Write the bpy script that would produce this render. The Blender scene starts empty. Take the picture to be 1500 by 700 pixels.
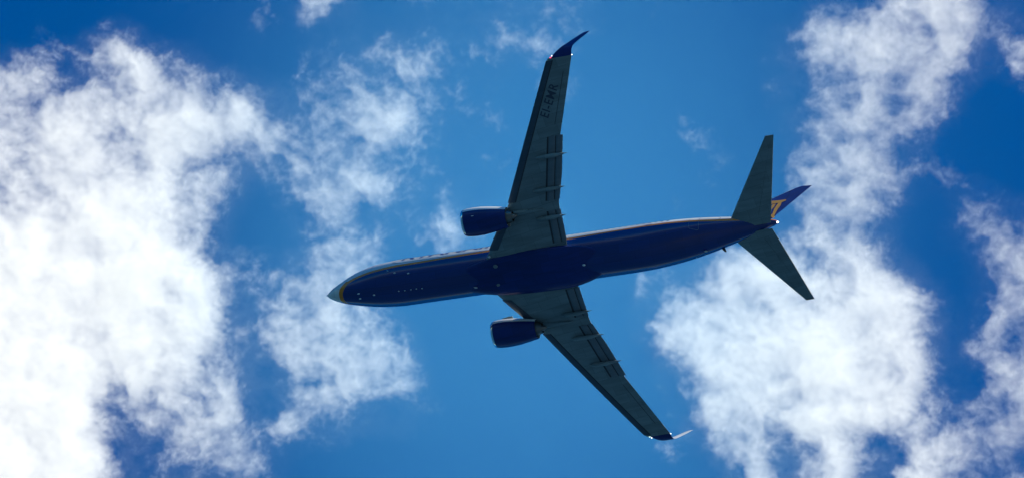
import bpy, bmesh, math, random
import numpy as np
from mathutils import Vector, Matrix

random.seed(7)
S = bpy.context.scene
C = S.collection
R = math.radians

# ------------------------------------------------------------------ camera
# A photographer on the ground with a long lens; the aircraft is about 600 m away.
CAM = Vector((0.0, 0.0, 1.7))
RIGHT = Vector((0.94485, 0.241555, 0.221155)).normalized()
FWD = Vector((-0.297446, 0.350334, 0.88814)).normalized()
RIGHT = (RIGHT - FWD * RIGHT.dot(FWD)).normalized()
DOWN = FWD.cross(RIGHT).normalized()
F_PX = 10876.6                      # focal length in pixels of a 1500 px wide frame
cd = bpy.data.cameras.new('camera')
cam = bpy.data.objects.new('camera', cd)
C.objects.link(cam)
m = Matrix.Identity(4)
for i in range(3):
    m[i][0], m[i][1], m[i][2], m[i][3] = RIGHT[i], -DOWN[i], -FWD[i], CAM[i]
cam.matrix_world = m
cd.sensor_width = 36.0
cd.lens = 36.0 * F_PX / 1500.0
cd.clip_start = 1.0
cd.clip_end = 60000.0
S.camera = cam

# ------------------------------------------------------------------ light
SUN = Vector((0.50, -0.10, 0.86)).normalized()      # towards the sun
elev = math.asin(SUN.z)
azim = math.atan2(SUN.x, SUN.y)
w = bpy.data.worlds.new('World')
S.world = w
w.use_nodes = True
nt = w.node_tree
nt.nodes.clear()
sky = nt.nodes.new('ShaderNodeTexSky')
sky.sky_type = 'NISHITA'
sky.sun_disc = False
sky.sun_elevation = elev
sky.sun_rotation = azim
sky.altitude = 0
sky.air_density = 1.0
sky.dust_density = 0.3
sky.ozone_density = 6.0
hs = nt.nodes.new('ShaderNodeHueSaturation')
hs.inputs['Hue'].default_value = 0.508
hs.inputs['Saturation'].default_value = 2.4
bg = nt.nodes.new('ShaderNodeBackground')
bg.inputs['Strength'].default_value = 0.060
wo = nt.nodes.new('ShaderNodeOutputWorld')
nt.links.new(sky.outputs[0], hs.inputs['Color'])
nt.links.new(hs.outputs[0], bg.inputs['Color'])
nt.links.new(bg.outputs[0], wo.inputs['Surface'])
sl = bpy.data.lights.new('sun', 'SUN')
sl.energy = 4.8
sl.angle = R(0.53)
sl.color = (1.0, 0.95, 0.76)
so = bpy.data.objects.new('sun', sl)
C.objects.link(so)
so.rotation_euler = SUN.to_track_quat('Z', 'Y').to_euler()
so.location = SUN * 3000
S.view_settings.view_transform = 'Standard'
S.view_settings.look = 'None'
S.view_settings.gamma = 1.0
S.view_settings.exposure = 1.0
S.render.engine = 'CYCLES'
S.render.filter_size = 1.0
S.cycles.use_denoising = True
S.cycles.use_adaptive_sampling = True
S.cycles.adaptive_threshold = 0.02
S.cycles.max_bounces = 10
S.cycles.volume_bounces = 7
S.cycles.volume_step_rate = 8.0
S.cycles.volume_max_steps = 256


# ------------------------------------------------------------------ helpers
def tag(o, label=None, cat=None, group=None, kind=None):
    for k, v in (('label', label), ('category', cat), ('group', group), ('kind', kind)):
        if v:
            o[k] = v
    return o


def obj(name, me, mat=None, parent=None):
    o = bpy.data.objects.new(name, me)
    C.objects.link(o)
    if mat is not None:
        for mm in (mat if isinstance(mat, (list, tuple)) else [mat]):
            me.materials.append(mm)
    if parent is not None:
        o.parent = parent
    return o


def at_height(px, py, z):
    """the point at height z that the photo shows at pixel (px, py)"""
    d = FWD + RIGHT * ((px - 750) / F_PX) + DOWN * ((py - 350) / F_PX)
    return CAM + d * ((z - CAM.z) / d.z)
# ------------------------------------------------------------------ ground
def disc(name, rad, z, n=96):
    bm = bmesh.new()
    vs = [bm.verts.new((rad * math.cos(2 * math.pi * i / n), rad * math.sin(2 * math.pi * i / n), z)) for i in range(n)]
    bm.faces.new(vs)
    me = bpy.data.meshes.new(name)
    bm.to_mesh(me)
    bm.free()
    return me


def setting(name, rad, z, c0, c1, scale, rough):
    gm = bpy.data.materials.new(name)
    gm.use_nodes = True
    gn = gm.node_tree
    gb = gn.nodes['Principled BSDF']
    gb.inputs['Roughness'].default_value = rough
    gb.inputs['Specular IOR Level'].default_value = 0.2
    tc = gn.nodes.new('ShaderNodeTexCoord')
    n1 = gn.nodes.new('ShaderNodeTexNoise')
    n1.inputs['Scale'].default_value = scale
    n1.inputs['Detail'].default_value = 8
    cr = gn.nodes.new('ShaderNodeValToRGB')
    cr.color_ramp.elements[0].color = (*c0, 1)
    cr.color_ramp.elements[1].color = (*c1, 1)
    gn.links.new(tc.outputs['Object'], n1.inputs['Vector'])
    gn.links.new(n1.outputs['Fac'], cr.inputs['Fac'])
    gn.links.new(cr.outputs['Color'], gb.inputs['Base Color'])
    tag(obj(name, disc(name, rad, z), gm), kind='structure')


# land under the camera; unseen sea added to bounce blue light onto the belly
setting('unseen_bounce_water', 20000, -0.6, (0.002, 0.026, 0.058), (0.003, 0.034, 0.072), 0.01, 0.65)
setting('ground', 60, 0.0, (0.03, 0.045, 0.02), (0.08, 0.09, 0.045), 0.2, 0.95)

# ------------------------------------------------------------------ clouds
ROWS = [
    "000000000000000" "300470000111222" "222220001000000" "000012565687510",
    "000000200000000" "100200012111222" "332221000001000" "112445665787221",
    "001113630000000" "000110233111223" "332110000000000" "314656654686034",
    "112124776130000" "000221144211111" "110000000000002" "215657766773005",
    "552211268526100" "002344115421111" "111100000000000" "124357647772001",
    "553344457777345" "002343234421211" "100100000000000" "124437536640001",
    "446776556788788" "412335676311111" "000000000110010" "124436446630000",
    "577877567888877" "653344667311111" "000000000121001" "113446456400000",
    "567887667888764" "665654452121111" "000000000011000" "003446532000000",
    "678877774754640" "145544332121111" "000000000001100" "024466412000000",
    "577888886732630" "024656652211111" "000000000011100" "025456554020000",
    "578888887725620" "014676532111111" "000000000111000" "014466510002420",
    "888889998766310" "003643222234000" "000000000012100" "014567500015510",
    "899999998867200" "001222111256310" "000000000000000" "014565100004553",
    "999999999653000" "000123310125410" "000000000011345" "233565200001355",
    "999999999884111" "111356310000000" "000000002334678" "864466510000145",
    "999999999888612" "445664200000000" "000000014335678" "875578760000146",
    "999999999888722" "556665310000000" "000000015346777" "777668887300045",
    "999999999888711" "556664210000000" "000000004667777" "777878887400134",
    "999999999888611" "566666543000000" "000000016788888" "899988887200465",
    "999999988888733" "566766653000000" "000000003678888" "899988888300233",
    "999999557785261" "146666655100000" "000000000258888" "889998888300156",
    "999998345776460" "014467625300000" "000000000327888" "788998888300356",
    "999994344656570" "025655265110000" "000000000126888" "567889886210046",
    "999994235565471" "145343210100000" "000000000105888" "578888776410367",
    "999986421366651" "151220012000000" "000000000004875" "378874545442257",
    "999998311565443" "101000001000000" "000000011201577" "247862135552354",
    "999998502111145" "300000000000000" "000000000000258" "115882125544333",
]
COV = np.array([[int(c) for c in r] for r in ROWS], float) / 9.0
# which cloud every cell belongs to; rectangles of cells (col0, row0, col1, row1), later ones win
CLOUDS = [
    ('haze_veil', 'faint pale blue veil of haze across the middle of the sky behind the aircraft', []),
    ('cloud', 'faint scattered streaks of thin cloud beside the port wing tip', [(0, 0, 59, 27)]),
    ('cloud', 'largest cloud, dense and glaring white, filling the left side of the photo', [(0, 1, 14, 27)]),
    ('cloud', 'ragged see-through cloud between the largest cloud and the port wing, above the nose', [(15, 2, 25, 13)]),
    ('cloud', 'bright fluffy cloud that the nose of the aircraft points into', [(14, 14, 24, 27)]),
    ('cloud', 'small soft white puff between the port engine and the front fuselage', [(24, 12, 28, 14)]),
    ('cloud', 'little torn wisps at the top edge, above and right of the largest cloud', [(14, 0, 21, 1)]),
    ('cloud', 'tall streaky cloud rising behind the tail fin to the top edge', [(44, 0, 58, 13)]),
    ('cloud', 'broad bright white cloud behind the starboard tailplane and beside the starboard winglet', [(37, 14, 55, 27)]),
    ('cloud', 'grey-white cloud cut off by the right edge of the photo, below a hooked wisp', [(55, 11, 59, 13), (56, 14, 59, 27)]),
    ('cloud', 'tiny shreds of cloud in deep blue at the upper right edge', [(57, 1, 59, 5)]),
]
OWNER = np.zeros(COV.shape, int)
for k, (_n, _l, rects) in enumerate(CLOUDS):
    for c0, r0, c1, r1 in rects:
        OWNER[r0:r1 + 1, c0:c1 + 1] = k
CLOUD_Z = 1340.0


def blur(a, n=1):
    for _ in range(n):
        p = np.pad(a, 1, mode='edge')
        a = (p[:-2] + 2 * p[1:-1] + p[2:]) / 4
        a = a[:, :-2] * .25 + a[:, 1:-1] * .5 + a[:, 2:] * .25
    return a


def sample(g, u, v):
    """smooth lookup of a grid at fractional cell positions u (column), v (row)"""
    def wts(t):
        return [(1 - t) ** 3 / 6, (3 * t ** 3 - 6 * t ** 2 + 4) / 6, (-3 * t ** 3 + 3 * t ** 2 + 3 * t + 1) / 6, t ** 3 / 6]
    iu, iv = np.floor(u).astype(int), np.floor(v).astype(int)
    wu, wv = wts(u - iu), wts(v - iv)
    out = 0
    for a in range(4):
        for b in range(4):
            out = out + wv[a] * wu[b] * g[np.clip(iv + a - 1, 0, g.shape[0] - 1), np.clip(iu + b - 1, 0, g.shape[1] - 1)]
    return out


# the mist spread from the clouds, and a broad veil across the middle of the sky
cc, rr = np.meshgrid(np.arange(60), np.arange(28))
SOFT = blur(COV, 2)
VEIL = np.exp(-((cc - 30) / 13.0) ** 2 - ((rr - 14) / 14.0) ** 2) + 0.12 * np.exp(-((cc - 34) / 14.0) ** 2)


def vapour(name, col):
    m = bpy.data.materials.new(name)
    m.use_nodes = True
    t = m.node_tree
    t.nodes.clear()
    pv = t.nodes.new('ShaderNodeVolumePrincipled')
    pv.inputs['Color'].default_value = (*col, 1)
    pv.inputs['Density'].default_value = 0.001
    pv.inputs['Anisotropy'].default_value = 0.2
    t.links.new(pv.outputs[0], t.nodes.new('ShaderNodeOutputMaterial').inputs['Volume'])
    return m


cm = vapour('cloud_vapour', (1, 1, 1))
hm = vapour('blue_haze', (0.18, 0.66, 1.0))

VOX = 0.22
MIST = 0.12
THIN = {1: 0.6, 3: 0.82, 4: 0.9, 7: 0.64, 8: 0.92, 9: 0.6}      # some clouds are thinner than others
VEIL_TAU = 0.31
TAU, GAM, NAMP, WARP, H = 1.7, 1.85, 2.5, 10.0, 5.0
SHEAR = (-FWD.x / FWD.z, -FWD.y / FWD.z)
# the outline of the photo on the cloud layer, with a margin
corners = [at_height(px, py, CLOUD_Z) for px in (-60, 1560) for py in (-60, 760)]
X0, X1 = min(c.x for c in corners), max(c.x for c in corners)
Y0, Y1 = min(c.y for c in corners), max(c.y for c in corners)
NX, NY = 512, 320
gx, gy = np.meshgrid(np.linspace(X0, X1, NX), np.linspace(Y0, Y1, NY))
dx, dy, dz = gx - CAM.x, gy - CAM.y, CLOUD_Z - CAM.z
dep = dx * FWD.x + dy * FWD.y + dz * FWD.z
PU = (750 + F_PX * (dx * RIGHT.x + dy * RIGHT.y + dz * RIGHT.z) / dep) / 25 - .5
PV = (350 + F_PX * (dx * DOWN.x + dy * DOWN.y + dz * DOWN.z) / dep) / 25 - .5


def N(t, typ, ins=None, **kw):
    n = t.nodes.new(typ)
    for k, v in kw.items():
        setattr(n, k, v)
    for k, v in (ins or {}).items():
        if hasattr(v, 'links'):
            t.links.new(v, n.inputs[k])
        else:
            n.inputs[k].default_value = v
    return n


def M(t, op, a, b=0.0, c=0.0):
    return N(t, 'ShaderNodeMath', {0: a, 1: b, 2: c}, operation=op).outputs[0]


def cloud(idx, name, label):
    mask = blur((OWNER == idx).astype(float), 1)
    wgt = sample(mask, PU, PV)
    own = sample(np.maximum(COV, SOFT), PU, PV) * wgt if idx else sample(VEIL, PU, PV)
    vox = VOX if idx else 1.2
    mat = cm if idx else hm
    ys, xs = np.where(own > 0.015)
    if len(ys) == 0:
        return
    x0, x1 = gx[0, max(xs.min() - 6, 0)], gx[0, min(xs.max() + 6, NX - 1)]
    y0, y1 = gy[max(ys.min() - 6, 0), 0], gy[min(ys.max() + 6, NY - 1), 0]
    img = bpy.data.images.new('coverage', NX, NY, float_buffer=True, is_data=True)
    px = np.ones((NY, NX, 4), np.float32)
    px[..., 0] = sample(COV, PU, PV) if idx else sample(VEIL, PU, PV)
    px[..., 1] = wgt
    px[..., 2] = sample(SOFT, PU, PV)
    img.pixels.foreach_set(px.ravel())
    cx, cy = (x0 + x1) / 2, (y0 + y1) / 2
    me = bpy.data.volumes.new(name)
    o = obj(name, me, mat)
    o.location = (cx, cy, CLOUD_Z + 0.217 * idx)      # no two layers share a face
    tag(o, label, 'cloud' if idx else 'haze', 'clouds in the sky' if idx else None)
    t = bpy.data.node_groups.new('cloud_shape', 'GeometryNodeTree')
    t.interface.new_socket('Geometry', in_out='INPUT', socket_type='NodeSocketGeometry')
    t.interface.new_socket('Geometry', in_out='OUTPUT', socket_type='NodeSocketGeometry')
    pos = N(t, 'GeometryNodeInputPosition').outputs[0]
    z = N(t, 'ShaderNodeSeparateXYZ', {0: pos}).outputs[2]
    # wind shear leans the eddies over; they are taller than wide
    sh = N(t, 'ShaderNodeCombineXYZ', {0: M(t, 'MULTIPLY', z, SHEAR[0]), 1: M(t, 'MULTIPLY', z, SHEAR[1]), 2: M(t, 'MULTIPLY', z, -0.8)}).outputs[0]
    wp = N(t, 'ShaderNodeVectorMath', {0: pos, 1: (cx, cy, 0)}, operation='ADD').outputs[0]
    wp = N(t, 'ShaderNodeVectorMath', {0: wp, 1: sh}, operation='ADD').outputs[0]
    # turbulence drags the outline about
    wn = N(t, 'ShaderNodeTexNoise', {'Vector': wp, 'Scale': 0.10, 'Detail': 7.0, 'Roughness': 0.68})
    wv = N(t, 'ShaderNodeVectorMath', {0: wn.outputs['Color'], 1: (.5, .5, .5)}, operation='SUBTRACT').outputs[0]
    wv = N(t, 'ShaderNodeVectorMath', {0: wv, 3: WARP}, operation='SCALE').outputs[0]
    q = N(t, 'ShaderNodeVectorMath', {0: wp, 1: wv}, operation='ADD').outputs[0]
    uv = N(t, 'ShaderNodeVectorMath', {0: q, 1: (X0, Y0, 0)}, operation='SUBTRACT').outputs[0]
    uv = N(t, 'ShaderNodeVectorMath', {0: uv, 1: (1 / (X1 - X0), 1 / (Y1 - Y0), 0)}, operation='MULTIPLY').outputs[0]
    ti = N(t, 'GeometryNodeImageTexture', {'Vector': uv}, interpolation='Linear', extension='EXTEND')
    ti.inputs['Image'].default_value = img
    sp = N(t, 'FunctionNodeSeparateColor', {0: ti.outputs[0]})
    cov, wgt, soft = sp.outputs[0], sp.outputs[1], sp.outputs[2]
    # fine detail: billows, then thin filaments drawn out along the warped field
    q2 = N(t, 'ShaderNodeVectorMath', {0: wv, 3: 0.5}, operation='SCALE').outputs[0]
    q2 = N(t, 'ShaderNodeVectorMath', {0: wp, 1: q2}, operation='ADD').outputs[0]
    n1 = N(t, 'ShaderNodeTexNoise', {'Vector': q2, 'Scale': 0.10, 'Detail': 9.0, 'Roughness': 0.76, 'Distortion': 0.12}).outputs[0]
    n1 = M(t, 'SUBTRACT', n1, 0.5)
    e = M(t, 'MULTIPLY_ADD', n1, M(t, 'MULTIPLY_ADD', cov, -0.7 * NAMP, 1.25 * NAMP), cov)     # torn most at the edges
    n2 = N(t, 'ShaderNodeTexNoise', {'Vector': q2, 'Scale': 0.045, 'Detail': 2.0, 'Roughness': 0.5}).outputs[0]
    e = M(t, 'ADD', e, M(t, 'MULTIPLY', M(t, 'SUBTRACT', n2, 0.5), 0.75))
    e = M(t, 'SUBTRACT', e, 0.15)
    e = M(t, 'MAXIMUM', e, 0.0)
    h = M(t, 'MULTIPLY_ADD', cov, H - 2.0, 2.0)
    zz = M(t, 'DIVIDE', z, h)
    zz = M(t, 'SUBTRACT', 1.0, M(t, 'MULTIPLY', zz, zz))
    zz = M(t, 'MAXIMUM', zz, 0.0)
    gate = N(t, 'ShaderNodeMapRange', {'Value': cov, 'From Min': 0.01, 'From Max': 0.14}).outputs[0]
    d = M(t, 'MULTIPLY', M(t, 'POWER', e, GAM), gate)
    mist = M(t, 'MAXIMUM', M(t, 'MULTIPLY_ADD', n1, 5.0, 0.75), 0.0)      # the thin torn mist in and round every cloud
    mist = M(t, 'MULTIPLY', mist, M(t, 'MULTIPLY', M(t, 'MAXIMUM', M(t, 'SUBTRACT', soft, 0.07), 0.0), MIST))
    d = M(t, 'ADD', d, mist)
    d = M(t, 'MULTIPLY', d, zz)
    d = M(t, 'DIVIDE', M(t, 'MULTIPLY', d, TAU * 0.75 * THIN.get(idx, 1.0)), h)
    d = M(t, 'MULTIPLY', d, wgt) if idx else M(t, 'DIVIDE', M(t, 'MULTIPLY', M(t, 'MULTIPLY', cov, zz), VEIL_TAU * .75), h)
    d = M(t, 'MULTIPLY_ADD', d, 1000.0, M(t, 'MULTIPLY_ADD', n1, 0.01, 0.02))   # counted per kilometre
    vc = N(t, 'GeometryNodeVolumeCube', {'Density': d, 'Min': (x0 - cx, y0 - cy, -H), 'Max': (x1 - cx, y1 - cy, H),
           'Resolution X': int((x1 - x0) / vox), 'Resolution Y': int((y1 - y0) / vox), 'Resolution Z': int(2 * H / (vox * 2.2))})
    sm = N(t, 'GeometryNodeSetMaterial', {'Geometry': vc.outputs[0]})
    sm.inputs['Material'].default_value = mat
    go = t.nodes.new('NodeGroupOutput')
    t.nodes.new('NodeGroupInput')
    t.links.new(sm.outputs[0], go.inputs[0])
    md = o.modifiers.new('cloud_shape', 'NODES')
    md.node_group = t
    md.show_viewport = False
    return o


for k, (n_, l_, _r) in enumerate(CLOUDS):
    cloud(k, n_, l_)
# ------------------------------------------------------------------ the aircraft
# local frame: x aft from the nose tip, y to starboard, z up; origin of the Empty under the middle of the belly
NOSE = Vector((-194.975, 212.704, 534.859))
BASE = Vector((19.0, 0.0, -2.3))
plane = bpy.data.objects.new('airliner', None)
C.objects.link(plane)
plane.location = NOSE + BASE
plane.empty_display_size = 5
tag(plane, 'blue and white twin-engined jet airliner seen from below, flying to the left across the sky', 'aircraft')


def back(px, py, surf):
    """where the photo's pixel meets a surface z = surf(x, y) of the aircraft"""
    d = FWD + RIGHT * ((px - 750) / F_PX) + DOWN * ((py - 350) / F_PX)
    o = CAM - NOSE
    z = 0.0
    for _ in range(40):
        p = o + d * ((z - o.z) / d.z)
        z = surf(p.x, p.y)
    return p


def paint(name, col, rough=0.35, metal=0.0, coat=0.0, emit=None, es=0.0, grime=0.0, panels=0.0):
    m = bpy.data.materials.new(name)
    m.use_nodes = True
    t = m.node_tree
    b = t.nodes['Principled BSDF']
    b.inputs['Base Color'].default_value = (*col, 1)
    b.inputs['Roughness'].default_value = rough
    b.inputs['Metallic'].default_value = metal
    b.inputs['Coat Weight'].default_value = coat
    b.inputs['Coat Roughness'].default_value = 0.06
    if emit:
        b.inputs['Emission Color'].default_value = (*emit, 1)
        b.inputs['Emission Strength'].default_value = es
    if grime:
        tcn = N(t, 'ShaderNodeTexCoord')
        mp = N(t, 'ShaderNodeMapping', {'Vector': tcn.outputs['Object'], 'Scale': (0.25, 1.6, 1.6)})
        nz = N(t, 'ShaderNodeTexNoise', {'Vector': mp.outputs[0], 'Scale': 1.2, 'Detail': 6.0, 'Roughness': 0.6})
        rmp = N(t, 'ShaderNodeMapRange', {'Value': nz.outputs[0], 'From Min': 0.35, 'From Max': 0.7, 'To Min': 1.0 - grime, 'To Max': 1.0})
        mx = N(t, 'ShaderNodeMix', data_type='RGBA', blend_type='MULTIPLY')
        mx.inputs[0].default_value = 1.0
        mx.inputs[6].default_value = (*col, 1)
        t.links.new(rmp.outputs[0], mx.inputs[7])
        last = mx.outputs[2]
        if panels:
            # skin panels: thin sealed joints and a slight difference from sheet to sheet
            mp2 = N(t, 'ShaderNodeMapping', {'Vector': tcn.outputs['Object'], 'Rotation': (0, 0, R(8))})
            br = N(t, 'ShaderNodeTexBrick', {'Vector': mp2.outputs[0], 'Color1': (1, 1, 1, 1), 'Color2': (panels, panels, panels, 1), 'Mortar': (.55, .55, .55, 1),
                   'Scale': 1.0, 'Mortar Size': 0.012, 'Mortar Smooth': 0.3, 'Brick Width': 1.7, 'Row Height': 0.85})
            mx2 = N(t, 'ShaderNodeMix', data_type='RGBA', blend_type='MULTIPLY')
            mx2.inputs[0].default_value = 1.0
            t.links.new(last, mx2.inputs[6])
            t.links.new(br.outputs[0], mx2.inputs[7])
            last = mx2.outputs[2]
        t.links.new(last, b.inputs['Base Color'])
        rr = N(t, 'ShaderNodeMapRange', {'Value': nz.outputs[0], 'To Min': rough * 0.8, 'To Max': min(1, rough * 1.5)})
        t.links.new(rr.outputs[0], b.inputs['Roughness'])
    return m


BLUE = (0.003, 0.027, 0.20)
WHITE = (0.80, 0.80, 0.78)
YELLOW = (0.90, 0.27, 0.015)
m_blue = paint('blue_gloss', BLUE, 0.36, coat=0.12, grime=0.3, panels=0.8)
m_blue.node_tree.nodes['Principled BSDF'].inputs['Specular IOR Level'].default_value = 0.3
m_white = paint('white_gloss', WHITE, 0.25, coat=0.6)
m_grey = paint('grey_wing_paint', (0.21, 0.28, 0.30), 0.5, grime=0.3, panels=0.82)
m_grey2 = paint('grey_fairing_paint', (0.32, 0.38, 0.40), 0.45, grime=0.15)
m_slat = paint('bare_aluminium', (0.09, 0.115, 0.15), 0.38, metal=0.7, grime=0.2)
m_flap = paint('grey_flap_paint', (0.14, 0.18, 0.21), 0.5, grime=0.2)
m_lip = paint('polished_lip', (0.85, 0.86, 0.88), 0.12, metal=1.0)
m_dark = paint('dark_seal_and_slot_shade', (0.035, 0.038, 0.045), 0.7)  # seals and joints; also paints the shade in the flap slots
m_hot = paint('exhaust_metal', (0.20, 0.18, 0.17), 0.4, metal=1.0)
m_rubber = paint('tyre_rubber', (0.012, 0.014, 0.03), 0.7)
m_glass = paint('window_glass', (0.015, 0.02, 0.03), 0.08)
m_letter = paint('lettering_dark', (0.03, 0.045, 0.08), 0.5)
m_yellow = paint('emblem_gold', (0.50, 0.25, 0.03), 0.4)
m_lamp = paint('lamp_white', (0.9, 0.9, 0.9), 0.2, emit=(1, 0.98, 0.94), es=1.6)
m_red = paint('lamp_red', (0.8, 0.05, 0.08), 0.2, emit=(1.0, 0.06, 0.12), es=0.9)
m_green = paint('lamp_green', (0.1, 0.6, 0.2), 0.2, emit=(0.75, 1.0, 0.85), es=1.2)
m_door = paint('door_trim', (0.16, 0.20, 0.27), 0.4)
m_pale = paint('pale_lens', (0.62, 0.66, 0.70), 0.25)


def finish(bm, name, mats, parent, sharp=40):
    bmesh.ops.remove_doubles(bm, verts=bm.verts, dist=1e-5)
    bmesh.ops.recalc_face_normals(bm, faces=bm.faces)
    for f in bm.faces:
        f.smooth = True
    for e in bm.edges:
        if len(e.link_faces) == 2 and e.calc_face_angle(0) > R(sharp):
            e.smooth = False
    me = bpy.data.meshes.new(name)
    bm.to_mesh(me)
    bm.free()
    o = obj(name, me, mats, parent)
    if parent is plane:
        me.transform(Matrix.Translation(-BASE))
    else:
        me.transform(Matrix.Translation(-BASE))
    return o


def loft(bm, rings, mat=None, caps=True, closed=True):
    """skin a list of rings of equally many points; mat(i, j) picks the material of a face"""
    vs = [[bm.verts.new(p) for p in r] for r in rings]
    n = len(rings[0])
    for i in range(len(rings) - 1):
        for j in range(n if closed else n - 1):
            k = (j + 1) % n
            f = [vs[i][j], vs[i][k], vs[i + 1][k], vs[i + 1][j]]
            f = [v for q, v in enumerate(f) if v not in f[:q]]
            try:
                fc = bm.faces.new(f)
                if mat:
                    fc.material_index = mat(i, j)
            except ValueError:
                pass
    if caps:
        for r, q in ((vs[0], 0), (vs[-1], len(rings) - 2)):
            try:
                fc = bm.faces.new(r)
                if mat:
                    fc.material_index = mat(q, n - 1)
            except ValueError:
                pass
    return vs


def lerp(tab, x):
    """linear table lookup; rows (x, a, b, ...)"""
    if x <= tab[0][0]:
        return tab[0][1:]
    for p, q in zip(tab, tab[1:]):
        if x <= q[0]:
            t = (x - p[0]) / (q[0] - p[0])
            return tuple(a + (b - a) * t for a, b in zip(p[1:], q[1:]))
    return tab[-1][1:]


def smooth_tab(tab, x):
    """Catmull-Rom style (monotone enough) table lookup"""
    xs = [r[0] for r in tab]
    if x <= xs[0]:
        return tab[0][1:]
    if x >= xs[-1]:
        return tab[-1][1:]
    i = max(k for k in range(len(xs)) if xs[k] <= x)
    i = min(i, len(xs) - 2)
    p0, p1, p2, p3 = tab[max(i - 1, 0)], tab[i], tab[i + 1], tab[min(i + 2, len(tab) - 1)]
    h = p2[0] - p1[0]
    t = (x - p1[0]) / h
    out = []
    for c in range(1, len(p1)):
        m1 = (p2[c] - p0[c]) / max(p2[0] - p0[0], 1e-6) * h
        m2 = (p3[c] - p1[c]) / max(p3[0] - p1[0], 1e-6) * h
        out.append((2 * t ** 3 - 3 * t ** 2 + 1) * p1[c] + (t ** 3 - 2 * t ** 2 + t) * m1 + (-2 * t ** 3 + 3 * t ** 2) * p2[c] + (t ** 3 - t ** 2) * m2)
    return tuple(out)


# ---- fuselage: (x, top z, bottom z, half width)
FUS = [(0.0, -0.47, -0.54, 0.035), (0.06, -0.38, -0.63, 0.12), (0.2, -0.25, -0.75, 0.25), (0.5, -0.02, -0.93, 0.46), (1.0, 0.28, -1.13, 0.72),
       (1.5, 0.60, -1.29, 0.94), (2.0, 1.04, -1.43, 1.13), (2.6, 1.48, -1.58, 1.32), (3.3, 1.78, -1.73, 1.50),
       (4.2, 1.93, -1.87, 1.67), (5.3, 1.99, -1.96, 1.80), (6.5, 2.0, -2.0, 1.88), (8.0, 2.0, -2.0, 1.88), (25.0, 2.0, -2.0, 1.88),
       (26.5, 2.0, -1.96, 1.88), (28.0, 2.0, -1.78, 1.86), (30.0, 2.0, -1.36, 1.75), (32.0, 1.99, -0.76, 1.52),
       (34.0, 1.96, -0.08, 1.17), (35.5, 1.90, 0.42, 0.85), (36.8, 1.80, 0.85, 0.53), (37.6, 1.66, 1.10, 0.30), (37.98, 1.52, 1.24, 0.15)]


def fus_y(x, z):
    """half width of the fuselage at station x and height z"""
    t, b, w_ = smooth_tab(FUS, x)
    c, h = (t + b) / 2, (t - b) / 2
    q = 1 - ((z - c) / h) ** 2
    return w_ * math.sqrt(max(q, 0))


def fus_bottom(x, y):
    t, b, w_ = smooth_tab(FUS, x)
    c, h = (t + b) / 2, (t - b) / 2
    return c - h * math.sqrt(max(1 - (y / w_) ** 2, 0))


xs = []
x = 0.0
for a, b, s in ((0, .3, .06), (.3, 2.4, .06), (2.4, 6.6, .2), (6.6, 25, .8), (25, 38.0, .25)):
    k = int(round((b - a) / s))
    xs += [a + (b - a) * i / k for i in range(k)]
xs.append(37.98)
rings = []
NR = 96
for x in xs:
    t, b, w_ = smooth_tab(FUS, x)
    c, h = (t + b) / 2, (t - b) / 2
    rings.append([(x, w_ * math.sin(2 * math.pi * j / NR), c + h * math.cos(2 * math.pi * j / NR)) for j in range(NR)])
# livery: white crown, yellow line, blue belly; the line sweeps round under the chin and up to the tail
LINE = [(1.56, -3.0), (1.57, -1.30), (1.64, -1.24), (1.76, -1.15), (2.09, -0.94), (2.46, -0.86), (2.9, -0.81), (3.6, -0.77), (5.2, -0.77), (7.6, -0.74), (10.2, -0.65), (12.9, -0.57), (16, -0.53),
        (21.6, -0.46), (25.0, -0.30), (28.0, -0.15), (31.0, 0.10), (33.2, 0.37), (35.0, 0.72), (36.5, 1.05), (37.98, 1.36)]
m_fus = bpy.data.materials.new('fuselage_livery')
m_fus.use_nodes = True
t = m_fus.node_tree
pb = t.nodes['Principled BSDF']
pb.inputs['Roughness'].default_value = 0.25
pb.inputs['Coat Weight'].default_value = 0.25
pb.inputs['Coat Roughness'].default_value = 0.06
at_ = N(t, 'ShaderNodeAttribute', attribute_name='above_line')
rp = N(t, 'ShaderNodeValToRGB', {'Fac': M(t, 'MULTIPLY_ADD', at_.outputs['Fac'], 0.25, 0.5)})
rp.color_ramp.interpolation = 'CONSTANT'
els = rp.color_ramp.elements
els[0].position, els[0].color = 0.0, (*BLUE, 1)
els[1].position, els[1].color = 0.5, (*YELLOW, 1)
e_ = els.new(0.562)
e_.color = (*WHITE, 1)
tcn = N(t, 'ShaderNodeTexCoord')
mp = N(t, 'ShaderNodeMapping', {'Vector': tcn.outputs['Object'], 'Scale': (0.2, 1.4, 1.4)})
nz = N(t, 'ShaderNodeTexNoise', {'Vector': mp.outputs[0], 'Scale': 1.0, 'Detail': 7.0, 'Roughness': 0.62})
mr = N(t, 'ShaderNodeMapRange', {'Value': nz.outputs[0], 'From Min': 0.3, 'From Max': 0.7, 'To Min': 0.75, 'To Max': 1.0})
mx = N(t, 'ShaderNodeMix', data_type='RGBA', blend_type='MULTIPLY')
mx.inputs[0].default_value = 1.0
t.links.new(rp.outputs[0], mx.inputs[6])
t.links.new(mr.outputs[0], mx.inputs[7])
br = N(t, 'ShaderNodeTexBrick', {'Vector': tcn.outputs['Object'], 'Color1': (1, 1, 1, 1), 'Color2': (.86, .86, .86, 1), 'Mortar': (.6, .6, .6, 1),
       'Scale': 1.0, 'Mortar Size': 0.010, 'Mortar Smooth': 0.3, 'Brick Width': 2.6, 'Row Height': 0.62})
mx2 = N(t, 'ShaderNodeMix', data_type='RGBA', blend_type='MULTIPLY')
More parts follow.
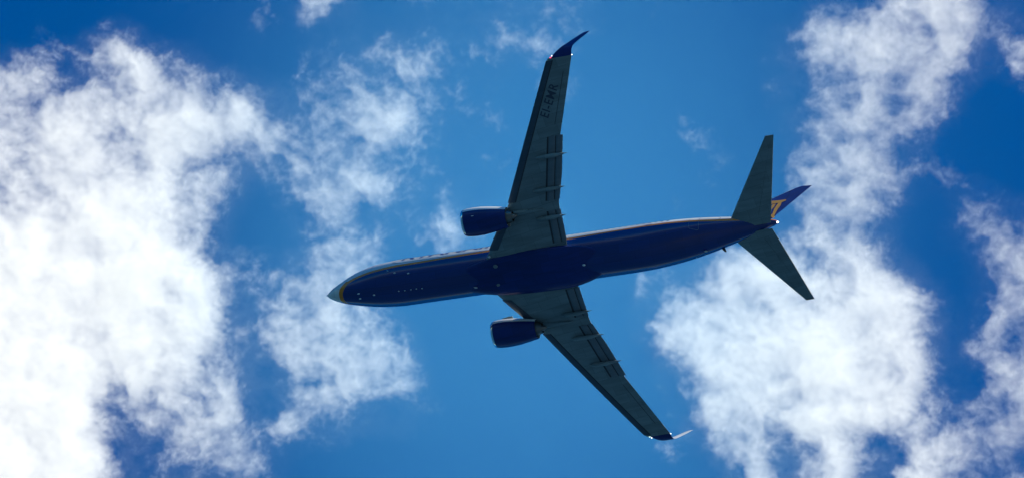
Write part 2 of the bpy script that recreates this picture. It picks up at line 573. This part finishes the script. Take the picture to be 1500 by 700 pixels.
mx2.inputs[0].default_value = 1.0
t.links.new(mx.outputs[2], mx2.inputs[6])
t.links.new(br.outputs[0], mx2.inputs[7])
t.links.new(mx2.outputs[2], pb.inputs['Base Color'])
bm = bmesh.new()
loft(bm, rings)
fus = finish(bm, 'fuselage', m_fus, plane)
me = fus.data
al = me.attributes.new('above_line', 'FLOAT', 'POINT')


def above_line(x, z):
    """signed distance from the livery line in side view; positive on the white side"""
    best = 1e9
    for (ax_, az), (bx, bz) in zip(LINE, LINE[1:]):
        dx_, dz_ = bx - ax_, bz - az
        t_ = min(max(((x - ax_) * dx_ + (z - az) * dz_) / (dx_ * dx_ + dz_ * dz_), 0), 1)
        best = min(best, math.hypot(x - ax_ - t_ * dx_, z - az - t_ * dz_))
    return best if x < 1.565 or z > lerp(LINE, x)[0] else -best


for v in me.vertices:
    p = v.co + BASE
    al.data[v.index].value = above_line(p.x, p.z) * (0.68 if p.x < 2 else 1.0)

# ---- windows, doors, titles, aerials on the fuselage
def on_side(x, z, side, out=0.012):
    return Vector((x, side * (fus_y(x, z) + out), z))


def side_patch(name, outline, side, mat, parent, out=0.012, cuts=True):
    """a polygon given in (x, z) laid on the fuselage side"""
    bm = bmesh.new()
    f = bm.faces.new([bm.verts.new((px, 0, pz)) for px, pz in outline])
    bmesh.ops.triangulate(bm, faces=[f])
    drape(bm, side, out)
    return finish(bm, name, mat, parent)


def drape(bm, side, out):
    zs = [v.co.z for v in bm.verts]
    x_s = [v.co.x for v in bm.verts]
    z = math.ceil(min(zs) / .12) * .12
    while z < max(zs):
        bmesh.ops.bisect_plane(bm, geom=bm.verts[:] + bm.edges[:] + bm.faces[:], plane_co=(0, 0, z), plane_no=(0, 0, 1))
        z += .12
    x = math.ceil(min(x_s) / .5) * .5
    while x < max(x_s):
        bmesh.ops.bisect_plane(bm, geom=bm.verts[:] + bm.edges[:] + bm.faces[:], plane_co=(x, 0, 0), plane_no=(1, 0, 0))
        x += .5
    for v in bm.verts:
        v.co = on_side(v.co.x, v.co.z, side, out)


def rrect(x0, z0, x1, z1, r, n=4):
    pts = []
    for cx, cz, a in ((x1 - r, z1 - r, 0), (x0 + r, z1 - r, 90), (x0 + r, z0 + r, 180), (x1 - r, z0 + r, 270)):
        for k in range(n + 1):
            q = R(a + 90 * k / n)
            pts.append((cx + r * math.cos(q), cz + r * math.sin(q)))
    return pts


for k in range(47):
    x = 6.0 + k * 0.508
    for side in (-1, 1):
        side_patch('cabin_window', rrect(x - .125, .53, x + .125, .88, .09), side, m_glass, fus, 0.006)
for side in (-1, 1):
    for q in ([(1.75, .62), (2.35, .80), (2.42, 1.20), (1.98, 1.0)], [(2.42, .82), (2.95, .90), (2.98, 1.28), (2.48, 1.22)]):
        side_patch('cockpit_window', q, side, m_glass, fus, 0.008)
for x0, x1, z0, z1 in ((4.2, 5.06, -0.66, 1.15), (31.2, 32.0, -0.45, 1.15)):
    for side in (-1, 1):
        bm = bmesh.new()
        o_, i_ = rrect(x0, z0, x1, z1, .12), rrect(x0 + .022, z0 + .022, x1 - .022, z1 - .022, .1)
        vo = [bm.verts.new((a, 0, b)) for a, b in o_]
        vi = [bm.verts.new((a, 0, b)) for a, b in i_]
        for j in range(len(vo)):
            k = (j + 1) % len(vo)
            bm.faces.new((vo[j], vo[k], vi[k], vi[j]))
        drape(bm, side, 0.008)
        finish(bm, 'door_frame', m_door, fus)


def text_mesh(body, size, bold=0.0, gap=1.0):
    """flat lettering in the xy plane, baseline along x"""
    cu = bpy.data.curves.new('lettering', 'FONT')
    cu.body = body
    cu.size = size
    cu.offset = bold
    cu.space_character = gap
    cu.resolution_u = 4
    tmp = bpy.data.objects.new('lettering', cu)
    C.objects.link(tmp)
    dg = bpy.context.evaluated_depsgraph_get()
    me = bpy.data.meshes.new_from_object(tmp.evaluated_get(dg))
    bpy.data.objects.remove(tmp)
    bpy.data.curves.remove(cu)
    bm = bmesh.new()
    bm.from_mesh(me)
    bpy.data.meshes.remove(me)
    bmesh.ops.triangulate(bm, faces=bm.faces)
    xs_ = [v.co.x for v in bm.verts]
    ys_ = [v.co.y for v in bm.verts]
    return bm, min(xs_), max(xs_), min(ys_), max(ys_)


for side in (-1, 1):
    bm, a0, a1, b0, b1 = text_mesh('RYANAIR', 2.0, 0.03)
    sx, sz = 8.3 / (a1 - a0), 1.45 / (b1 - b0)
    for v in bm.verts:
        u, vv = (v.co.x - a0) * sx, (v.co.y - b0) * sz
        v.co = (6.75 + u, 0, 0.12 + vv) if side < 0 else (6.75 + 8.3 - u, 0, 0.12 + vv)
    drape(bm, side, 0.014)
    finish(bm, 'airline_title', paint('title_blue', (0.01, 0.03, 0.13), 0.35) if side < 0 else bpy.data.materials['title_blue'], fus)

# ---- belly fairing under the wing roots
FAIR = [(11.9, 1.1, -1.80, 1.0), (13.2, 1.48, -1.985, .98), (14.6, 1.80, -2.09, .92), (16.0, 2.00, -2.18, .75), (18.5, 2.10, -2.25, .7), (20.6, 2.08, -2.23, .75), (21.8, 1.92, -2.13, .9), (22.8, 1.64, -1.97, 1.0), (23.8, 1.2, -1.84, 1.1)]
rings = []
for i in range(45):
    x = 11.9 + 11.9 * i / 44
    hw, bot, top = smooth_tab(FAIR, x)
    ring = []
    for j in range(41):
        a = math.pi * j / 40
        ca, sa = math.cos(a), math.sin(a)
        tuck = 1 - 0.24 * (1 - min(min(a, math.pi - a) / R(32), 1))       # the upper edges turn in under the wing root
        y = hw * tuck * math.copysign(abs(ca) ** 0.75, ca)
        z = -top + (bot + top) * abs(sa) ** 0.75
        ring.append((x, y, z))
    rings.append(ring)
bm = bmesh.new()
loft(bm, rings)
fair = finish(bm, 'belly_fairing', m_blue, plane)


# ---- aerofoil surfaces
def aerofoil(n, th, camber=0.0):
    """points (u, w) from the trailing edge over the top to the nose and back underneath; 2n points"""
    def half(u):
        return 5 * th * (.2969 * math.sqrt(u) - .126 * u - .3516 * u * u + .2843 * u ** 3 - .1036 * u ** 4)
    us = [.5 - .5 * math.cos(math.pi * k / n) for k in range(n + 1)]
    up = [(u, camber * 4 * u * (1 - u) + half(u)) for u in reversed(us)]
    lo = [(u, camber * 4 * u * (1 - u) - half(u)) for u in us[1:-1]]
    lo.append((1.0, -0.0015))
    up[0] = (1.0, 0.0015)
    return up + lo


def wz(y):
    s_ = max(abs(y) - 1.9, -1.2)
    return -1.25 + .105 * s_ + .00344 * s_ * s_


WLE = [(0.7, 13.73), (1.9, 14.55), (5.75, 17.17), (16.72, 22.80), (16.86, 22.87)]
WTE = [(0.7, 21.22), (1.9, 21.25), (5.2, 21.33), (10.7, 22.66), (16.86, 24.90)]
WTH = [(0.7, .15), (5.7, .125), (16.86, .105)]


def w_le(y):
    return lerp(WLE, abs(y))[0]


def w_te(y):
    return lerp(WTE, abs(y))[0]


def low_z(x, y):
    """lower surface of the wing"""
    le, te, th = w_le(y), w_te(y), lerp(WTH, abs(y))[0]
    u = min(max((x - le) / (te - le), 0), 1)
    return wz(y) + (te - le) * (.012 * 4 * u * (1 - u) - 5 * th * (.2969 * math.sqrt(u) - .126 * u - .3516 * u * u + .2843 * u ** 3 - .1036 * u ** 4))


def top_z(x, y):
    le, te, th = w_le(y), w_te(y), lerp(WTH, abs(y))[0]
    u = min(max((x - le) / (te - le), 0), 1)
    return wz(y) + (te - le) * (.012 * 4 * u * (1 - u) + 5 * th * (.2969 * math.sqrt(u) - .126 * u - .3516 * u * u + .2843 * u ** 3 - .1036 * u ** 4))


def skin_strip(name, ys, xa, xb, s, mat, parent, drop, nose=False, n=6, thick=0.03, edge=0.03):
    """a closed thin panel under the wing between the lines xa(y) and xb(y), 'drop' below the skin, rounded edges"""
    rings = []
    for y in ys:
        a, b = xa(y), xb(y)
        lo = [(a + (b - a) * k / n) for k in range(n + 1)]
        ring = [(x, s * y, low_z(x, y) - drop * (0.25 if k in (0, n) else 1)) for k, x in enumerate(lo)]
        ring += [(x, s * y, min(low_z(x, y) + thick, (low_z(x, y) + top_z(x, y)) / 2) if x < w_te(y) else low_z(x, y) - drop * .2) for x in reversed(lo)]
        rings.append(ring)
    bm = bmesh.new()
    loft(bm, rings)
    return finish(bm, name, mat, parent, 50)


def linspace(a, b, n):
    return [a + (b - a) * i / n for i in range(n + 1)]


def spindle(bm, x0, x1, y, zfun, rw, rh, n=16, m=12, pw=0.6, drop=0.0):
    rings = []
    for i in range(n + 1):
        t_ = i / n
        x = x0 + (x1 - x0) * t_
        r_ = max(math.sin(math.pi * t_ ** pw) ** 0.7 if 0 < t_ < 1 else 0, 0.03)
        rings.append([(x, y + rw * r_ * math.sin(2 * math.pi * j / m), zfun(x) - drop * r_ + rh * r_ * math.cos(2 * math.pi * j / m)) for j in range(m)])
    loft(bm, rings)


def blob(bm, p, r):
    bmesh.ops.create_icosphere(bm, subdivisions=2, radius=1.0, matrix=Matrix.Translation(p) @ Matrix.Diagonal((*(r if hasattr(r, '__len__') else (r, r, r)), 1)))


PORT = -1
for s in (PORT, 1):
    # wing box with the full planform
    ysw = linspace(0.7, 1.9, 2) + linspace(1.9, 5.75, 8)[1:] + linspace(5.75, 16.86, 24)[1:]
    rings = []
    for y in ysw:
        le, te, th = w_le(y), w_te(y), lerp(WTH, y)[0]
        rings.append([(le + u * (te - le), s * y, wz(y) + w_ * (te - le)) for u, w_ in aerofoil(18, th, .012)])
    bm = bmesh.new()
    loft(bm, rings)
    wing = finish(bm, 'wing', m_grey, plane)
    # leading edge: slats outboard of the engine, krueger flap inboard
    def nose_shell(name, y0, y1, depth, fwd, mat, drop):
        rings = []
        for y in linspace(y0, y1, 10):
            le, te, th = w_le(y), w_te(y), lerp(WTH, y)[0]
            c = te - le
            d = depth(y)
            u1 = d / c
            us = [u1 * (1 - k / 8) ** 1.6 for k in range(9)]
            outer = [(le + u * c - fwd * (1 - u / u1), s * y, top_z(le + u * c, y) + .012) for u in us] + \
                    [(le + u * c - fwd * (1 - u / u1), s * y, low_z(le + u * c, y) - drop) for u in reversed(us[:-1])]
            inner = [(le + u * c + .02, s * y, low_z(le + u * c, y) + .04) for u in us[:-1]] + [(le + u * c + .02, s * y, top_z(le + u * c, y) - .04) for u in reversed(us)]
            rings.append(outer + inner)
        bm = bmesh.new()
        loft(bm, rings)
        finish(bm, name, mat, wing)
    for a, b in ((5.85, 8.45), (8.46, 11.18), (11.19, 13.93), (13.94, 16.70)):
        nose_shell('slat', a, b, lambda y: 0.62 - .012 * y, 0.10, m_slat, 0.02)
    nose_shell('krueger_flap', 2.25, 4.35, lambda y: 0.75, 0.10, m_slat, 0.03)
    # seam behind the slats
    skin_strip('slat_seal', linspace(5.85, 16.7, 20), lambda y: w_le(y) + .63 - .012 * y, lambda y: w_le(y) + .72 - .012 * y, s, m_dark, wing, 0.006, n=2)
    # flaps: two elements each; dark seal strips between them paint in the slot shade
    for ya, yb in ((2.05, 4.72), (5.55, 10.7)):
        fte = (lambda y: w_te(y) + .06) if ya < 3 else (lambda y: w_te(y) + .06 + .16 * min(max((y - 5.6) / 2.0, 0), 1))
        yy = linspace(ya, yb, 10)
        skin_strip('flap_cove_shade', yy, lambda y: w_te(y) - 1.12, lambda y: w_te(y) - .98, s, m_dark, wing, 0.004, n=3)
        skin_strip('flap', yy, lambda y: w_te(y) - .96, lambda y: w_te(y) - .44, s, m_flap, wing, 0.055, n=6)
        skin_strip('flap_cove_shade', yy, lambda y: w_te(y) - .42, lambda y: w_te(y) - .35, s, m_dark, wing, 0.004, n=3)
        skin_strip('flap', yy, lambda y: w_te(y) - .33, fte, s, m_flap, wing, 0.075, n=6)
    skin_strip('aileron_seal', linspace(11.6, 15.7, 8), lambda y: w_te(y) - .62 + .02 * (y - 11.6), lambda y: w_te(y) - .575 + .02 * (y - 11.6), s, m_dark, wing, 0.004, n=2)
    skin_strip('aileron', linspace(11.6, 15.7, 8), lambda y: w_te(y) - .57 + .02 * (y - 11.6), lambda y: w_te(y) + .01, s, m_grey, wing, 0.012, n=5)
    # canoe fairings of the flap tracks
    for y, x0, x1 in ((9.24, 20.25, 22.98), (6.58, 19.45, 22.22), (4.26, 19.2, 21.82)):
        bm = bmesh.new()
        zf = lambda x, y=y: low_z(min(x, w_te(y)), y)
        rings = []
        for i in range(21):
            t_ = i / 20
            x = x0 + (x1 - x0) * t_
            r_ = max(min((t_ / .18) ** .6, 1) * (1 if t_ < .55 else max(1 - ((t_ - .55) / .45) ** 1.3, 0)), .05)
            cz = zf(x) - .16 * r_ - .04 - .10 * t_
            rings.append([(x, s * y + .17 * r_ * math.sin(2 * math.pi * j / 14), cz + .24 * r_ * math.cos(2 * math.pi * j / 14)) for j in range(14)])
        loft(bm, rings)
        finish(bm, 'flap_track_fairing', m_grey, wing)
    # blended winglet: blue outside, white inside
    WL = [(16.86, 1.10, 23.12, 24.90, .105), (17.1, 1.135, 23.38, 24.92, .10), (17.32, 1.21, 23.68, 24.97, .09), (17.48, 1.34, 23.96, 25.05, .085), (17.57, 1.55, 24.20, 25.15, .08),
          (17.62, 1.85, 24.48, 25.32, .08), (17.67, 2.2, 24.76, 25.52, .075), (17.73, 2.65, 25.12, 25.78, .07), (17.78, 3.1, 25.48, 26.01, .07), (17.805, 3.32, 25.68, 26.12, .06), (17.81, 3.38, 25.86, 26.15, .05)]
    rings = []
    for i, (y, z, le, te, th) in enumerate(WL):
        a, b = WL[max(i - 1, 0)], WL[min(i + 1, len(WL) - 1)]
        ty, tz = b[0] - a[0], b[1] - a[1]
        l_ = math.hypot(ty, tz)
        ny, nz_ = -tz / l_, ty / l_           # upper side turns inboard
        c = te - le
        rings.append([(le + u * c, s * (y + ny * w_ * c), z + nz_ * w_ * c) for u, w_ in aerofoil(12, th)])
    bm = bmesh.new()
    loft(bm, rings, lambda i, j: 1 if (j < 12 and i >= 3) else 0)
    wl = finish(bm, 'winglet', [m_blue, m_white], wing)
    if s > 0:
        pass
    # lamps at the tip
    bm = bmesh.new()
    blob(bm, (23.13, s * 16.90, 1.09), (.085, .05, .045))
    finish(bm, 'navigation_light', m_red if s < 0 else m_green, wing)
    bm = bmesh.new()
    blob(bm, (23.26, s * 17.03, 1.10), (.045, .04, .04))
    finish(bm, 'strobe_light', m_lamp, wing)
    bm = bmesh.new()
    blob(bm, (24.93, s * 16.88, 1.09), (.045, .04, .04))
    finish(bm, 'tail_strobe', m_lamp, wing)
    # landing lamp in the wing root
    bm = bmesh.new()
    px_ = (716.6, 376.4) if s < 0 else (741.4, 426.4)
    p = back(*px_, lambda x, y: -1.62)
    blob(bm, p, (.13, .09, .06))
    finish(bm, 'landing_light', m_pale if s < 0 else m_lamp, wing)

    # ---- engine
    ey, ez = s * 4.97, -1.68
    PROF = [(13.86, .76), (13.62, .80), (13.44, .86), (13.36, .92), (13.36, .97), (13.42, 1.02), (13.6, 1.08), (13.9, 1.12), (14.4, 1.14), (15.0, 1.13), (15.6, 1.07), (16.2, .98), (16.8, .87), (17.1, .81), (17.1, .78), (16.6, .80)]

    def rev(name, prof, mat, parent, matf=None, n=48, flat=True, rake=0.0):
        bm = bmesh.new()
        rings = []
        for x, r_ in prof:
            ring = []
            for j in range(n):
                a = 2 * math.pi * j / n
                y_, z_ = r_ * math.sin(a), r_ * math.cos(a)
                if flat and x < 15.6:
                    k = max(0, min(1, (15.6 - x) / 1.6))
                    if z_ < 0:
                        z_ *= 1 - .10 * k
                    y_ *= 1 + .03 * k
                ring.append((x - rake * z_, ey + y_, ez + z_))
            rings.append(ring)
        loft(bm, rings, matf, caps=False)
        return finish(bm, name, mat, parent, 60)
    nac = rev('engine_nacelle', PROF, [m_blue, m_white], plane, lambda i, j: 1 if math.cos(2 * math.pi * (j + .5) / 48) > -.28 else 0, rake=.04)
    rev('inlet_lip', [(13.62, .798), (13.44, .855), (13.345, .92), (13.345, .975), (13.41, 1.03), (13.55, 1.075)], m_lip, nac, rake=.04)
    fb = rev('fan', [(13.95, .75), (13.95, .30), (13.75, .22), (13.55, .10), (13.48, .01)], m_dark, nac, flat=False)
    rev('core_cowl', [(16.5, .60), (17.0, .56), (17.4, .46), (17.55, .42), (17.55, .39), (17.2, .38)], m_hot, nac, flat=False)
    rev('exhaust_cone', [(17.2, .33), (17.5, .27), (17.75, .16), (17.92, .03)], m_hot, nac, flat=False)
    rev('fan_duct', [(16.62, .80), (16.62, .58)], m_dark, nac, flat=False)
    # strake on the inboard shoulder of the cowl
    bm = bmesh.new()
    rings = []
    for x, h_ in ((14.0, .02), (14.3, .20), (14.75, .26), (15.05, .24), (15.1, .02)):
        a = R(52)
        r0 = 1.10
        b0 = Vector((x, ey - s * r0 * math.sin(a), ez + r0 * math.cos(a)))
        o_ = Vector((0, -s * math.sin(a), math.cos(a)))
        q_ = Vector((0, math.cos(a), s * math.sin(a))) * .015
        rings.append([b0 - q_, b0 + o_ * h_ - q_, b0 + o_ * h_ + q_, b0 + q_])
    loft(bm, rings)
    finish(bm, 'strake', m_grey2, nac)
    # small vents on the cowl
    for px_ in (((692, 316.8), (697.2, 336.3)) if s < 0 else ((736.7, 485.2), (742, 502.8))):
        p = back(*px_, lambda x, y: ez - 1.0 * math.sqrt(max(1 - ((y - ey) / 1.16) ** 2, .02)))
        bm = bmesh.new()
        blob(bm, p, (.17, .05, .04))
        finish(bm, 'cowl_vent', m_pale, nac)
    # pylon
    bm = bmesh.new()
    rings = []
    for x, zt, zb, hw in ((14.3, -.56, -.75, .03), (14.9, -.50, -.8, .16), (15.8, -.50, -1.0, .21), (16.8, -.62, -1.25, .24), (17.3, -.75, -1.32, .24), (18.2, -.85, -1.35, .20), (19.2, -.85, -1.30, .12), (20.0, -.85, -1.18, .03)):
        rings.append([(x, ey + hw * c_, zb + (zt - zb) * q) for c_, q in ((-.5, 0), (-1, .2), (-1, 1), (1, 1), (1, .2), (.5, 0))])
    loft(bm, rings)
    finish(bm, 'engine_pylon', m_grey, plane)

    # ---- tailplane
    def t_le(y):
        return 34.55 + (y - 1.2) * .670

    def t_te(y):
        return 37.58 + .240 * y

    def t_z(y):
        return 1.0 + (y - 1.2) * .155
    rings = []
    el = []
    for y in linspace(.25, 7.25, 12):
        le, te = t_le(y), t_te(y)
        c = te - le
        rings.append([(le + u * c, s * y, t_z(y) + w_ * c) for u, w_ in aerofoil(14, .095)])
    bm = bmesh.new()
    loft(bm, rings)
    tail = finish(bm, 'tailplane', m_grey, plane)

    def t_low(x, y):
        c = t_te(y) - t_le(y)
        u = min(max((x - t_le(y)) / c, 0), 1)
        return t_z(y) - c * 5 * .095 * (.2969 * math.sqrt(u) - .126 * u - .3516 * u * u + .2843 * u ** 3 - .1036 * u ** 4)
    for nm, fa, fb_, mt, dr in (('elevator', .70, 1.004, m_grey, .010), ('elevator_seal', .694, .699, m_dark, .004)):
        rings = []
        for y in linspace(1.0, 6.75, 8):
            c = t_te(y) - t_le(y)
            xx = [t_le(y) + c * (fa + (fb_ - fa) * k / 5) for k in range(6)]
            rings.append([(x, s * y, t_low(x, y) - dr) for x in xx] + [(x, s * y, t_low(x, y) + .02) for x in reversed(xx)])
        bm = bmesh.new()
        loft(bm, rings)
        finish(bm, nm, mt, tail)

# ---- registration under the port wing
pwing = [o for o in bpy.data.objects if o.name.startswith('wing')][0]
for p_ in [o for o in bpy.data.objects if o.name == 'wing']:
    pwing = p_
E1, R1 = back(798.0, 168.0, low_z), back(810.8, 126.5, low_z)
bm, a0, a1, b0, b1 = text_mesh('EI-EMR', 1.0, 0.008, 1.12)
ax = (R1 - E1)
ax.z = 0
ln = ax.length + .40
ax.normalize()
upv = Vector((ax.y, -ax.x, 0))
if upv.x > 0:
    upv = -upv
mid = (E1 + R1) / 2
for v in bm.verts:
    u = ((v.co.x - a0) / (a1 - a0) - .5) * ln
    q = ((v.co.y - b0) / (b1 - b0) - .5) * 0.72
    p = mid + ax * u + upv * q
    v.co = (p.x, p.y, low_z(p.x, p.y) - .008)
finish(bm, 'registration', m_letter, pwing)

# ---- fin
FIN = [(1.5, 31.3, 37.05), (2.12, 31.95, 37.29), (3.0, 33.0, 37.63), (8.05, 38.18, 39.52), (8.25, 38.50, 39.60)]


def fin_half(x, z):
    le, te = lerp(FIN, z)
    u = min(max((x - le) / (te - le), 0), 1)
    return (te - le) * 5 * .095 * (.2969 * math.sqrt(u) - .126 * u - .3516 * u * u + .2843 * u ** 3 - .1036 * u ** 4)


rings = []
for z in [1.5, 2.12, 2.5, 3.0] + linspace(3.5, 8.05, 10) + [8.15, 8.25]:
    le, te = lerp(FIN, z)
    c = te - le
    rings.append([(le + u * c, w_ * c, z) for u, w_ in aerofoil(18, .095)])
bm = bmesh.new()
loft(bm, rings)
fin = finish(bm, 'tail_fin', m_blue, plane)
rings = []
for z in linspace(3.0, 7.95, 10):
    le, te = lerp(FIN, z)
    us = [.0, .004, .012, .03, .06]
    rings.append([(le + u * (te - le) - .02, fin_half(le + u * (te - le), z) + .012, z) for u in reversed(us)] + [(le + u * (te - le) - .02, -fin_half(le + u * (te - le), z) - .012, z) for u in us])
bm = bmesh.new()
loft(bm, rings)
finish(bm, 'leading_edge', m_white, fin)
# seam of the rudder
for sd in (-1, 1):
    for nm, ua, ub, mt in (('rudder_seal', .690, .70, m_dark),):
        rings = []
        for z in linspace(2.6, 7.9, 8):
            le, te = lerp(FIN, z)
            xx = [le + (te - le) * u for u in (ua, ub)]
            rings.append([(x, sd * (fin_half(x, z) + .006), z) for x in xx])
        bm = bmesh.new()
        loft(bm, rings, caps=False, closed=False)
        finish(bm, nm, mt, fin)

# the yellow harp emblem, outlined on the photo and carried on to the part behind the tailplane
def fin_pt(px, py):
    d = FWD + RIGHT * ((px - 750) / F_PX) + DOWN * ((py - 350) / F_PX)
    o = CAM - NOSE
    p = o + d * (-.12 - o.y) / d.y
    return p.x, p.z


def fq(q):
    return [fin_pt(1100 + a / 7.78, 250 + b / 7.78) for a, b in q]


bars = [fq([(195, 372), (235, 350), (300, 345), (400, 326), (396, 337), (335, 366), (290, 372), (228, 388), (190, 402)]),
        fq([(310, 372), (350, 358), (336, 392), (296, 440), (262, 500), (240, 490), (266, 430)]),
        fq([(248, 388), (284, 378), (262, 415), (228, 450), (205, 476), (196, 462)]),
        fq([(205, 398), (232, 392), (205, 425), (178, 448), (170, 440)]),
        fq([(236, 492), (262, 500), (268, 512), (248, 528), (226, 512), (216, 494)])]
for sd in (-1, 1):
    bm = bmesh.new()
    for poly in bars:
        f = bm.faces.new([bm.verts.new((x, 0, z)) for x, z in poly])
    bmesh.ops.triangulate(bm, faces=bm.faces)
    for _ in range(2):
        bmesh.ops.subdivide_edges(bm, edges=bm.edges, cuts=1, use_grid_fill=True)
    for v in bm.verts:
        v.co.y = sd * (fin_half(v.co.x, v.co.z) + .015)
    finish(bm, 'emblem', m_yellow, fin)

# ---- small things on the belly
def belly_blob(name, px, py, r, mat, dz=0.02):
    p = back(px, py, lambda x, y: fus_bottom(x, y) if abs(y) < 1.87 else -.4)
    bm = bmesh.new()
    blob(bm, (p.x, p.y, p.z - dz), r)
    return finish(bm, name, mat, fus)


for px, py in ((525.3, 429.8), (548, 431.7), (527.6, 437), (598, 400), (578, 399.5)):
    belly_blob('drain_port', px, py, (.11, .07, .04), m_pale)
for px, py in ((584, 426), (593, 425), (602, 423.6), (610, 422.4), (618.5, 422)):
    belly_blob('access_latch', px, py, (.07, .04, .03), m_pale)


def belly_blade(name, px, py, ln_, h_, mat, host, surf):
    p = back(px, py, surf)
    bm = bmesh.new()
    rings = []
    for q, (cx, lw, th) in enumerate(((0, ln_, .035), (.06, ln_ * .85, .03), (.16, ln_ * .6, .018))):
        z = p.z + .03 - (h_ + .03) * q / 2
        rings.append([(p.x + cx + lw * u, p.y + th * w_, z) for u, w_ in ((-.5, 0), (-.2, 1), (.2, .8), (.5, 0), (.2, -.8), (-.2, -1))])
    loft(bm, rings)
    return finish(bm, name, mat, host)


fb0 = lambda x, y: fus_bottom(x, y) if abs(y) < 1.87 else -.4
belly_blade('blade_aerial', 696.3, 420, .34, .30, m_pale, fus, fb0)
belly_blade('blade_aerial', 1033, 367, .34, .30, m_pale, fus, fb0)
belly_blade('pitot_probe', 566.7, 396, .10, .16, m_pale, fus, fb0)
fair_b = lambda x, y: -2.27
bm = bmesh.new()
p = back(855.3, 387.9, lambda x, y: -2.22)
blob(bm, p, (.14, .09, .08))
finish(bm, 'anti_collision_light', m_pale, fair)
for px, py, r in ((725.7, 390, (.2, .17, .03)), (730, 417, (.16, .12, .03))):
    bm = bmesh.new()
    p = back(px, py, lambda x, y: smooth_tab(FAIR, x)[1] * (1 - .02 * (y / 1.5) ** 2))
    blob(bm, p, r)
    finish(bm, 'air_inlet', paint('inlet_grey', (.16, .19, .22), .5) if px < 728 else bpy.data.materials['inlet_grey'], fair)
# drain mast on the tail, tail cone lamp and the exhaust of the auxiliary power unit
t34 = smooth_tab(FUS, 33.4)
bm = bmesh.new()
rings = []
for q, (o_, l_) in enumerate(((0, .30), (.18, .24), (.34, .16))):
    y = fus_y(33.4, .35) - .03 + o_ * .8
    rings.append([(33.4 + .1 * q + l_ * u, y, .35 - o_ * .6 + .03 * w_) for u, w_ in ((-.5, 0), (0, 1), (.5, 0), (0, -1))])
loft(bm, rings)
finish(bm, 'drain_mast', m_dark, fus)
bm = bmesh.new()
blob(bm, (38.03, 0, 1.36), (.12, .08, .08))
finish(bm, 'tail_light', m_lamp, fus)
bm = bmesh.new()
blob(bm, (0.0, 0, -.46), (.10, .08, .08))  # white blob added to stand for a glint on the nose tip
finish(bm, 'nose_glint', m_white, fus)
